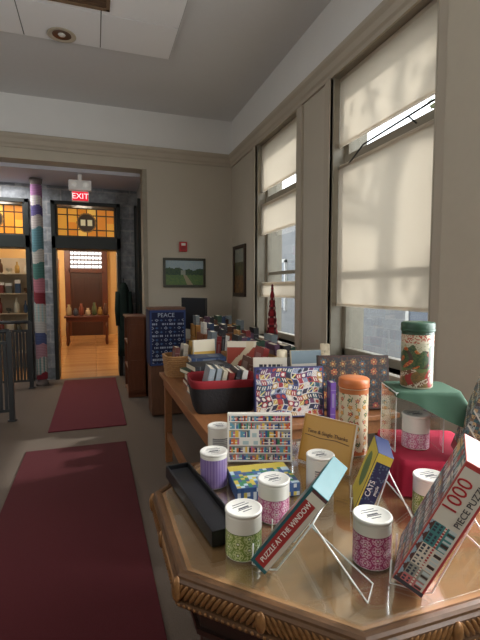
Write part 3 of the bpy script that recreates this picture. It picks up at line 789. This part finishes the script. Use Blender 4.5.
# ---------------------------------------------------------------- desk + monitor near back wall
dk=thing('desk','dark wooden desk against the end wall','desk',(0,0,0))
b=MB(); b.box(.98,1.85,5.15,5.95,.72,.75); b.obj('desk_top',tw3,dk,bevel=.003)
b=MB(); b.box(1.0,1.4,5.2,5.92,0,.72); b.box(1.02,1.38,5.19,5.2,.42,.68,0); b.obj('pedestal',tw3,dk)
b=MB(); b.box(1.79,1.83,5.2,5.92,0,.72); b.obj('leg_panel',tw3,dk)
e=thing('computer_monitor','black computer monitor on a desk','monitor',(1.24,5.58,T),(0,0,math.radians(-64)))
b=MB(); b.box(-.25,.25,-.02,.02,.16,.58); b.box(-.12,.12,.02,.05,.2,.38); b.obj('display_housing',black_m,e,bevel=.004)
b=MB(); b.box(-.235,.235,-.0215,-.0205,.18,.565); b.obj('screen',M((26,30,38),.3,coat=.1),e)
b=MB(); b.box(-.02,.02,.03,.055,.01,.25); b.lathe([(.1,0),(.1,.008),(.02,.014)],24); b.obj('stand',black_m,e)
e=thing('desk_lamp','small dark gooseneck lamp on the desk','lamp',(1.66,5.35,T))
b=MB(); b.lathe([(.06,0),(.06,.012),(.01,.02)],20); b.obj('base',black_m,e)
b=MB(); b.tube([(0,0,.015),(0,0,.15),(-.02,0,.24),(-.07,0,.28),(-.12,0,.27)],.006,8); b.obj('neck',black_m,e)
b=MB(); b.lathe([(.045,.22),(.03,.26),(.012,.28)],16,mat=Matrix.Translation((-.12,0,-.01)),closed=False); b.obj('lamp_shade',M((40,60,50),.4),e)
# quilted display rack
e=thing('display_rack','low rack draped with navy and white lettered quilt','rack',(.77,4.98,0))
b=MB(); b.box(-.2,.2,-.17,.17,1.21,1.24); b.box(-.19,.19,-.155,.16,.02,1.21); b.obj('cabinet_body',WOOD((96,62,42),.5,0,'z'),e,bevel=.004)
def quilt(u,v):
    nav=(20,28,62); wh=(150,160,178)
    if u<.05 or u>.95 or v<.04 or v>.96: return (44,62,108)
    if v>.84: return nav
    i=int(u*8); j=int(v*14); x=u*8-i-.5; y=v*14-j-.5
    k=(i+j)%3
    if j%3==1: return wh if (int(u*60)%3!=0 and abs(y)<.25 and h2(int(u*30),j)>.35) else nav
    if k==0: return wh if abs(abs(x)+abs(y)-.33)<.09 else nav
    if k==1: return (64,96,140) if max(abs(x),abs(y))<.3 and (abs(x)<.1 or abs(y)<.1) else nav
    return wh if math.hypot(x,y)<.12 else nav
paint('quilt',.4,.62,96,150,quilt,e,Matrix.Translation((0,-.172,.59)),VC('cloth_print',.9))
text('PEACE',.066,M((160,170,186),.8),e,FRONT((-.02,-.1726,1.153)))
b=MB(); b.box(-.2,.2,-.171,-.156,.59,1.21); b.box(-.205,-.19,-.17,.16,.59,1.21); b.obj('quilt_backing',M((20,28,62),.9),e)
# low bookcase near lobby
e=thing('bookcase','low reddish wood bookcase holding books','bookcase',(.52,6.12,0))
rw=WOOD((106,60,38),.4,.2,'z')
b=MB(); b.box(-.125,.125,-.30,-.275,0,1.06); b.box(-.125,.125,.29,.315,0,1.06); b.box(.10,.125,-.3,.315,0,1.06); b.box(-.14,.14,-.315,.33,1.06,1.085)
for z in (.04,.38,.72): b.box(-.125,.125,-.3,.315,z,z+.02)
b.box(-.09,.09,-.308,-.3,.1,.5);b.box(-.09,.09,-.308,-.3,.58,.98)
b.obj('bookcase_body',rw,e,bevel=.003)
for z in (.0605,.4005,.7405):
    yy=5.88
    for i in range(7):
        c,nm=random.choice(CN); t=.03; 
        book(.43,yy,z,.16,random.uniform(.2,.28),t,c,-math.pi/2,0,grp='books in the low bookcase',lab='%s book shelved in low bookcase'%nm); yy+=.034
# ---------------------------------------------------------------- wall decor
def frame(name,label,w,h,loc,rz,fn,fcol,nx=80,ny=50,fw=.035):
    e=thing(name,label,'painting',loc,(0,0,rz))
    b=MB(); b.box(-w/2,w/2,-.03,-.001,0,fw); b.box(-w/2,w/2,-.03,-.001,h-fw,h); b.box(-w/2,-w/2+fw,-.03,-.001,fw,h-fw); b.box(w/2-fw,w/2,-.03,-.001,fw,h-fw)
    b.obj('picture_frame',M(fcol,.4,var=.3),e,bevel=.004)
    paint('canvas',w-2*fw+.004,h-2*fw+.004,nx,ny,fn,e,Matrix.Translation((0,-.012,fw-.002)))
def landscape(u,v):
    n=h2(int(u*40),int(v*30),3)
    ridge=.64+.04*math.sin(u*7)+.03*math.sin(u*23)+.03*n
    if v>ridge: 
        return (150+int(14*n),172+int(10*n),186)
    if v>.40+.02*n: 
        if .40<u<.52 and v<.6: return (150,156,140)
        return (44+int(26*n),74+int(20*n),56)
    if abs(u-.5-.35*(.42-v))<.04+.1*(.42-v): return (160,150,120)
    return (78+int(24*n),112+int(16*n),66)
frame('landscape_painting','framed green meadow landscape painting on end wall',.62,.42,(1.24,B,1.47),0,landscape,(62,62,48))
def portrait(u,v):
    n=h2(int(u*20),int(v*26),8)
    if v>.7: return (130+int(30*n),140+int(20*n),140)
    if v>.4: return (70+int(30*n),70+int(30*n),60)
    return (90+int(40*n),66+int(30*n),48)
frame('framed_picture','dark framed picture with muted tones beside window',.52,.72,(W,5.80,1.34),-math.pi/2,portrait,(54,36,24),50,60,.05)
e=thing('fire_alarm','red wall mounted fire alarm with strobe','alarm',(1.22,B,1.98))
b=MB(); b.box(-.055,.055,-.045,-.0005,0,.14); b.obj('housing',M((180,26,30),.4),e,bevel=.006)
b=MB(); b.box(-.03,.03,-.053,-.045,.085,.12); b.obj('strobe_lens',white_m,e,bevel=.003)
b=MB(); 
for k in range(4): b.box(-.035,.035,-.048,-.045,.02+k*.014,.026+k*.014)
b.obj('horn_grille',M((110,12,16),.5),e)
# exit sign
e=thing('exit_sign','glowing red exit sign below wide white emergency fixture','sign',(-.16,6.56,2.67))
b=MB(); b.box(-.112,.112,-.03,.03,0,.145); b.obj('sign_housing',M((226,224,220),.4,var=.02),e,bevel=.006)
b=MB(); b.box(-.104,.104,-.032,-.030,.01,.135); b.obj('sign_face',M((220,26,50),.4,emit=.9,var=.02),e)
text('EXIT',.108,M((255,232,232),.4,emit=1.0,var=.02),e,FRONT((0,-.0325,.070)),ext=.001)
b=MB(); b.box(-.15,.15,-.06,.05,.15,.29); b.tube([(0,0,.28),(0,0,.381)],.03,12); b.obj('ceiling_mount',M((246,245,242),.4,var=.02),e,bevel=.012)
for sx in(-1,1):
    b=MB(); b.lathe([(.028,-.02),(.036,.0),(.036,.014),(.03,.018)],18,mat=Matrix.Translation((sx*.08,-.06,.225))@Matrix.Rotation(math.pi/2,4,'X')); b.obj('emergency_lamp',M((246,244,238),.3,emit=.1),e)
# recessed ceiling light
e=thing('recessed_light','round recessed ceiling downlight, unlit','light',(-.24,4.59,CE-.031))
b=MB(); b.lathe([(.085,.0),(.125,-.003),(.13,-.009),(.12,-.012),(.088,-.008),(.07,.01)],36,closed=False); b.obj('trim_ring',M((190,180,160),.35),e)
b=MB(); b.lathe([(.088,-.006),(.06,-.001),(.002,.0005)],30,closed=False); b.obj('reflector',M((100,70,48),.3,metal=.5),e)
b=MB(); b.ball((0,0,-.004),.035,.035,.012); b.obj('bulb',white_m,e)
e=thing('ceiling_vent','brown slatted ceiling vent','vent',(-.12,3.78,CE-.031))
b=MB(); b.box(-.3,.3,-.3,-.27,-.012,0); b.box(-.3,.3,.27,.3,-.012,0); b.box(-.3,-.27,-.3,.3,-.012,0); b.box(.27,.3,-.3,.3,-.012,0)
b.obj('vent_frame',M((130,106,82),.5),e)
b=MB(); b.box(-.27,.27,-.27,.27,-.002,0)
for k in range(10): b.box(-.27,.27,-.26+k*.054,-.235+k*.054,-.010,-.003)
b.obj('louvers',M((96,74,56),.5),e)

# ---------------------------------------------------------------- lobby details
bands=[((156,110,150),.06),((196,184,190),.05),((90,80,130),.05),((190,180,176),.06),((96,140,150),.11),((200,196,188),.06),((80,128,120),.08),((190,120,134),.07),((140,50,60),.06),((170,196,196),.10),((200,196,190),.06),((84,96,140),.06),((186,140,150),.07),((120,150,150),.08),((140,46,60),.05)]
def yarn(u,v):
    s=(1-v)+.008*math.sin(2*math.pi*u+v*9)+.004*math.sin(6*math.pi*u); acc=0
    for q,(c,f) in enumerate(bands):
        acc+=f
        if s<acc: 
            k=.85+.15*(int(v*240)%2)
            if q%4==1 and int(u*36)%4<2: c=(200,196,186)
            return tuple(int(t*k) for t in c)
    return (120,44,60)
e=thing('lobby_column','slender column wrapped in colourful knitted yarn bands','column',(-.775,7.0,0))
b=MB(); b.lathe([(.09,0),(.09,.05),(.07,.07),(.062,.1),(.062,2.95),(.08,2.98),(.09,3.04)],24); b.obj('column_shaft',M((110,100,96),.7),e)
paint('yarn_wrap',0,2.85,36,240,yarn,e,Matrix.Translation((0,0,.1)),VC('yarn',.95),cyl=.078)
def door_unit(n,x0,x1):
    e=thing('door_%d'%n,'dark painted door surround with amber stained glass transom','door',((x0+x1)/2,SY,0)); e['kind']='structure'
    hw=(x1-x0)/2; b=MB()
    b.box(-hw,-hw+.06,-.05,.3,0,2.82); b.box(hw-.06,hw,-.05,.3,0,2.82); b.box(-hw,hw,-.05,.3,2.76,2.82); b.box(-hw,hw,-.05,.3,2.08,2.27)
    b.box(-hw+.06,-hw+.09,-.02,.1,2.27,2.76); b.box(hw-.09,hw-.06,-.02,.1,2.27,2.76)
    b.obj('surround',dark_m,e,bevel=.004)
    def sg(u,v):
        if u<.02 or u>.98 or v<.05 or v>.95: return (46,34,20)
        x=(u-.5)*2.0; y=(v-.5)
        r=math.hypot(x,y)
        if r<.30:
            # dark emblem: open book with pale pages
            if abs(y)<.10 and .03<abs(x)<.20: return (196,180,140)
            return (52,38,26)
        if r<.34: return (120,84,40)
        if int(u*48)%8==0 or int(v*18)%9==4: return (60,40,18)
        return [(222,150,52),(204,122,36),(232,172,76)][int(h2(int(u*6),int(v*2),6)*3)%3]
    paint('stained_glass',2*hw-.16,.46,110,48,sg,e,Matrix.Translation((0,.06,2.28)),VC('stained_glass',.3,emit=.6))
    return e
door_unit(1,-.62,.42); door_unit(2,-1.95,-.93)
b=MB(); b.box(.655,.69,6.75,7.35,0,2.75); b.box(.64,.69,6.7,6.78,0,2.8); b.box(.64,.69,7.30,7.38,0,2.8)
structure(b,'trim_6',dark_m,'dark green door casing on lobby side')
e=thing('hanging_coat','dark green coat hanging on a wall hook','coat',(.45,7.28,0))
b=MB(); N=24; vs=[];fs=[]
lv=[(1.55,.03,.03),(1.5,.06,.05),(1.42,.085,.07),(1.2,.09,.08),(.9,.10,.09),(.5,.11,.1),(.35,.11,.1)]
for j,(z,a_,c_) in enumerate(lv):
    for k in range(N):
        a=2*math.pi*k/N; q=1+.12*math.sin(5*a+j*.3)*(j/6)
        vs.append((a_*math.cos(a)*q,c_*math.sin(a)*q,z))
for j in range(len(lv)-1):
    for k in range(N): fs.append((j*N+k,(j+1)*N+k,(j+1)*N+(k+1)%N,j*N+(k+1)%N))
fs.append(tuple(range(N)));fs.append(tuple(reversed(range((len(lv)-1)*N,len(lv)*N))))
b.add(vs,fs,0,True); b.tube([(-.09,-.01,1.4),(-.11,-.04,1.1),(-.10,-.05,.85)],[.045,.04,.035],10); b.tube([(.08,-.01,1.4),(.10,-.04,1.1),(.09,-.05,.85)],[.045,.04,.035],10)
b.obj('coat_body',M((16,38,30),.85,var=.2),e)
b=MB(); b.tube([(0,.12,1.62),(0,.02,1.6),(0,0,1.57),(0,.0,1.53)],.008,8); b.obj('hook',steel_m,e)
def railing(x0,x1,y,h,label,n,bw=.008):
    e=thing('railing',label,'railing',(0,y,0),group='lobby railings')
    b=MB(); b.tube([(x0,0,h),(x1,0,h)],.024,10); b.obj('handrail',steel_m,e)
    for (za,zb) in ((.1,.13),(h-.14,h-.11)):
        b=MB(); b.box(x0,x1,-.012,.012,za,zb); b.obj('cross_bar',steel_m,e)
    for x in (x0,x1):
        b=MB(); b.box(x-.026,x+.026,-.026,.026,0,h); b.lathe([(.05,0),(.05,.012)],16,mat=Matrix.Translation((x,0,0))); b.obj('post',steel_m,e)
    for i in range(n):
        x=x0+(x1-x0)*(i+1)/(n+1); b=MB(); b.box(x-bw,x+bw,-.008,.008,.12,h-.13); b.obj('baluster',steel_m,e)
railing(-1.75,-.89,5.2,.99,'dark grey metal railing with upright slats',16,.016)
railing(-1.9,-.90,6.84,.97,'dark metal railing next to yarn column',22,.015)
# gift display behind left opening
e=thing('display_shelf','white shelving unit with small gifts','shelf',(-1.45,8.5,0))
b=MB(); b.box(-.6,.6,.2,.22,0,2.0); b.box(-.6,-.58,-.1,.22,0,2.0); b.box(.58,.6,-.1,.22,0,2.0)
for z in (.3,.65,1.0,1.35,1.7): b.box(-.6,.6,-.1,.2,z,z+.02)
b.obj('shelf_body',M((206,190,164),.6),e)
for z in (.672,1.022,1.372,1.722):
    x=-1.95
    while x<-.95:
        c=random.choice([(190,150,80),(220,216,200),(90,60,40),(130,60,50),(60,80,110),(206,200,180),(100,100,92)]); k=random.random()
        if k<.4:
            r=random.uniform(.03,.05); h=random.uniform(.12,.28)
            b=MB(); b.lathe([(r*.7,0),(r,h*.15),(r*.9,h*.6),(r*.4,h*.75),(r*.35,h*.95),(r*.45,h)],14)
            b.obj('bottle_vase',M(c,.25),None,(x,8.48,z-.0015),label='small coloured bottle vase on gift shelf',category='vase',group='small vases on the gift shelf')
        elif k<.7:
            w=random.uniform(.04,.055); h=random.uniform(.1,.24)
            b=MB(); b.box(-w,w,-.03,.03,0,h); b.box(-w*1.05,w*1.05,-.032,.032,h*.75,h*1.02,1)
            b.obj('gift_box',[M(c,.5),white_m],None,(x,8.48,z-.0015),label='small lidded gift box on gift shelf',category='box',group='gift boxes on the gift shelf')
        else:
            r=random.uniform(.04,.055)
            b=MB(); b.lathe([(r*.5,0),(r*.5,.008),(r*.15,.02),(r*.9,.05),(r,.09)],16,closed=False)
            b.obj('bowl',M(c,.3),None,(x,8.48,z-.0015),label='small footed bowl on gift shelf',category='bowl',group='bowls on the gift shelf')
        x+=.115+random.uniform(0,.03)
# ---------------------------------------------------------------- far room
dw=WOOD((92,42,24),.4,.2,'z')
e=thing('door_3','dark red wooden panelled door with lattice transom','door',(-.23,14.2,0)); e['kind']='structure'
b=MB(); b.box(-.62,-.46,-.1,0,0,2.75); b.box(.46,.62,-.1,0,0,2.75); b.box(-.62,.62,-.12,0,2.6,2.75); b.box(-.5,.5,-.1,0,1.94,2.06); b.obj('surround',dw,e,bevel=.006)
b=MB(); b.box(-.46,.46,-.05,0,0,1.94); 
for sx in(-1,1):
    for (z0,z1) in ((.15,.8),(.95,1.8)): b.box(sx*.22-.16,sx*.22+.16,-.065,-.05,z0,z1)
b.obj('door_leaf',WOOD((60,26,16),.4,.2,'z'),e,bevel=.004)
def lattice(u,v):
    x=(u*9)%1-.5; y=(v*4)%1-.5
    return (240,244,250) if math.hypot(x,y)<.4 and not(abs(x)<.05) else (50,40,40)
paint('lattice_window',.92,.54,108,60,lattice,e,Matrix.Translation((0,-.04,2.06)),VC('lattice_glass',.3,emit=1.6))
e=thing('hall_table','dark wooden table in the far room','table',(-.2,12.0,0))
b=MB(); b.box(-.55,.55,-.35,.35,.70,.75); b.box(-.5,.5,-.3,.3,.6,.7); b.obj('table_top',dw,e,bevel=.004)
for sx in(-1,1):
    for sy in(-1,1):
        b=MB(); b.lathe([(.03,0),(.04,.05),(.025,.15),(.04,.4),(.03,.6)],12); b.obj('leg',dw,e,(sx*.48,sy*.28,0))
for i,(x,c,sc) in enumerate([(-.64,(170,160,130),1.2),(-.48,(60,70,90),.8),(-.34,(120,60,50),1.3),(-.18,(190,180,160),.8),(-.02,(70,90,64),1.4),(.12,(150,120,60),.9),(.26,(90,60,50),1.3)]):
    b=MB(); b.lathe([(.05,0),(.065,.05*sc),(.055,.16*sc),(.03,.2*sc),(.035,.24*sc)],14); b.obj('ornament_vase',M(c,.4),None,(x,11.95,.751),label='muted ceramic vase on dark hall table',category='vase',group='vases on the hall table')
e=thing('bookcase','tall honey wood bookcase along far room side','bookcase',(-.98,10.6,0))
b=MB(); b.box(-.15,.15,-1.2,1.2,0,.06); b.box(-.15,-.13,-1.2,1.2,0,2.2); b.box(-.15,.15,-1.2,-1.17,0,2.2); b.box(-.15,.15,1.17,1.2,0,2.2); b.box(-.15,.15,-1.2,1.2,2.17,2.2)
for z in (.4,.8,1.2,1.6): b.box(-.15,.15,-1.2,1.2,z,z+.02)
b.obj('bookcase_body',WOOD((196,140,84),.4,.1,'z'),e)

# ---------------------------------------------------------------- lights
w=bpy.data.worlds.new('World'); S.world=w; w.use_nodes=True; nt=w.node_tree
bg=nt.nodes['Background']; tc=nt.nodes.new('ShaderNodeTexCoord'); sp=nt.nodes.new('ShaderNodeSeparateXYZ'); cr=nt.nodes.new('ShaderNodeValToRGB')
nt.links.new(tc.outputs['Generated'],sp.inputs[0]); nt.links.new(sp.outputs[2],cr.inputs[0]); nt.links.new(cr.outputs[0],bg.inputs[0])
cr.color_ramp.elements[0].color=(.84,.86,.89,1); cr.color_ramp.elements[1].color=(.94,.97,1,1); bg.inputs[1].default_value=4.6
sl=bpy.data.lights.new('hazy_sun','SUN'); sl.energy=3.2; sl.angle=math.radians(2.0); sl.color=(1,.97,.93)
so=bpy.data.objects.new('hazy_sun',sl); COL.objects.link(so)
sd=Vector((-1.0,-.22,-.78)).normalized(); so.rotation_euler=sd.to_track_quat('-Z','Y').to_euler(); so.location=(8,5,8)
def area(name,loc,rot,sx,sy,p,col=(1,1,1)):
    l=bpy.data.lights.new(name,'AREA'); l.shape='RECTANGLE'; l.size=sx; l.size_y=sy; l.energy=p; l.color=col
    o=bpy.data.objects.new(name,l); COL.objects.link(o); o.location=loc; o.rotation_euler=rot; return o
def point(name,loc,p,col,r=.15):
    l=bpy.data.lights.new(name,'POINT'); l.energy=p; l.color=col; l.shadow_soft_size=r
    o=bpy.data.objects.new(name,l); COL.objects.link(o); o.location=loc
area('near_opening_fill',(W+.03,.88,1.95),(0,math.radians(90),0),2.1,1.15,72,(.97,.985,1))  # added fill lamp in the unseen opening beside the camera, brightens the room
area('rear_opening_fill',(W+.03,-.97,1.95),(0,math.radians(90),0),2.1,1.15,42,(.97,.985,1))  # second added fill lamp, set in the unseen opening behind the viewer
area('hall_side_fill',(-3.9,1.2,2.2),(0,math.radians(-90),0),2.0,3.0,34,(.96,.98,1))  # added fill from the left side; this wall has no window
area('lobby_ceiling_lamp',(-1.6,6.9,3.02),(0,0,0),1.2,.6,30,(1,.98,.97))
point('far_room_lamp',(-.2,9.6,2.7),85,(1,.84,.62))
point('far_room_lamp_b',(-1.2,12.6,2.7),80,(1,.84,.62))
point('gift_shelf_lamp',(-1.4,7.95,2.5),16,(1,.90,.76))

# ---------------------------------------------------------------- camera
f=430; yaw=math.atan(145/430); p=math.atan(33/453)
F=Vector((math.sin(yaw)*math.cos(p),math.cos(yaw)*math.cos(p),-math.sin(p)))
R=Vector((math.cos(yaw),-math.sin(yaw),0)); U=R.cross(F)
cam=bpy.data.cameras.new('Camera'); co=bpy.data.objects.new('Camera',cam); COL.objects.link(co)
cam.sensor_fit='VERTICAL'; cam.sensor_height=24; cam.lens=f/640*24; cam.clip_start=.02
co.matrix_world=basis(R,U,-F,(0,0,1.45))
S.camera=co
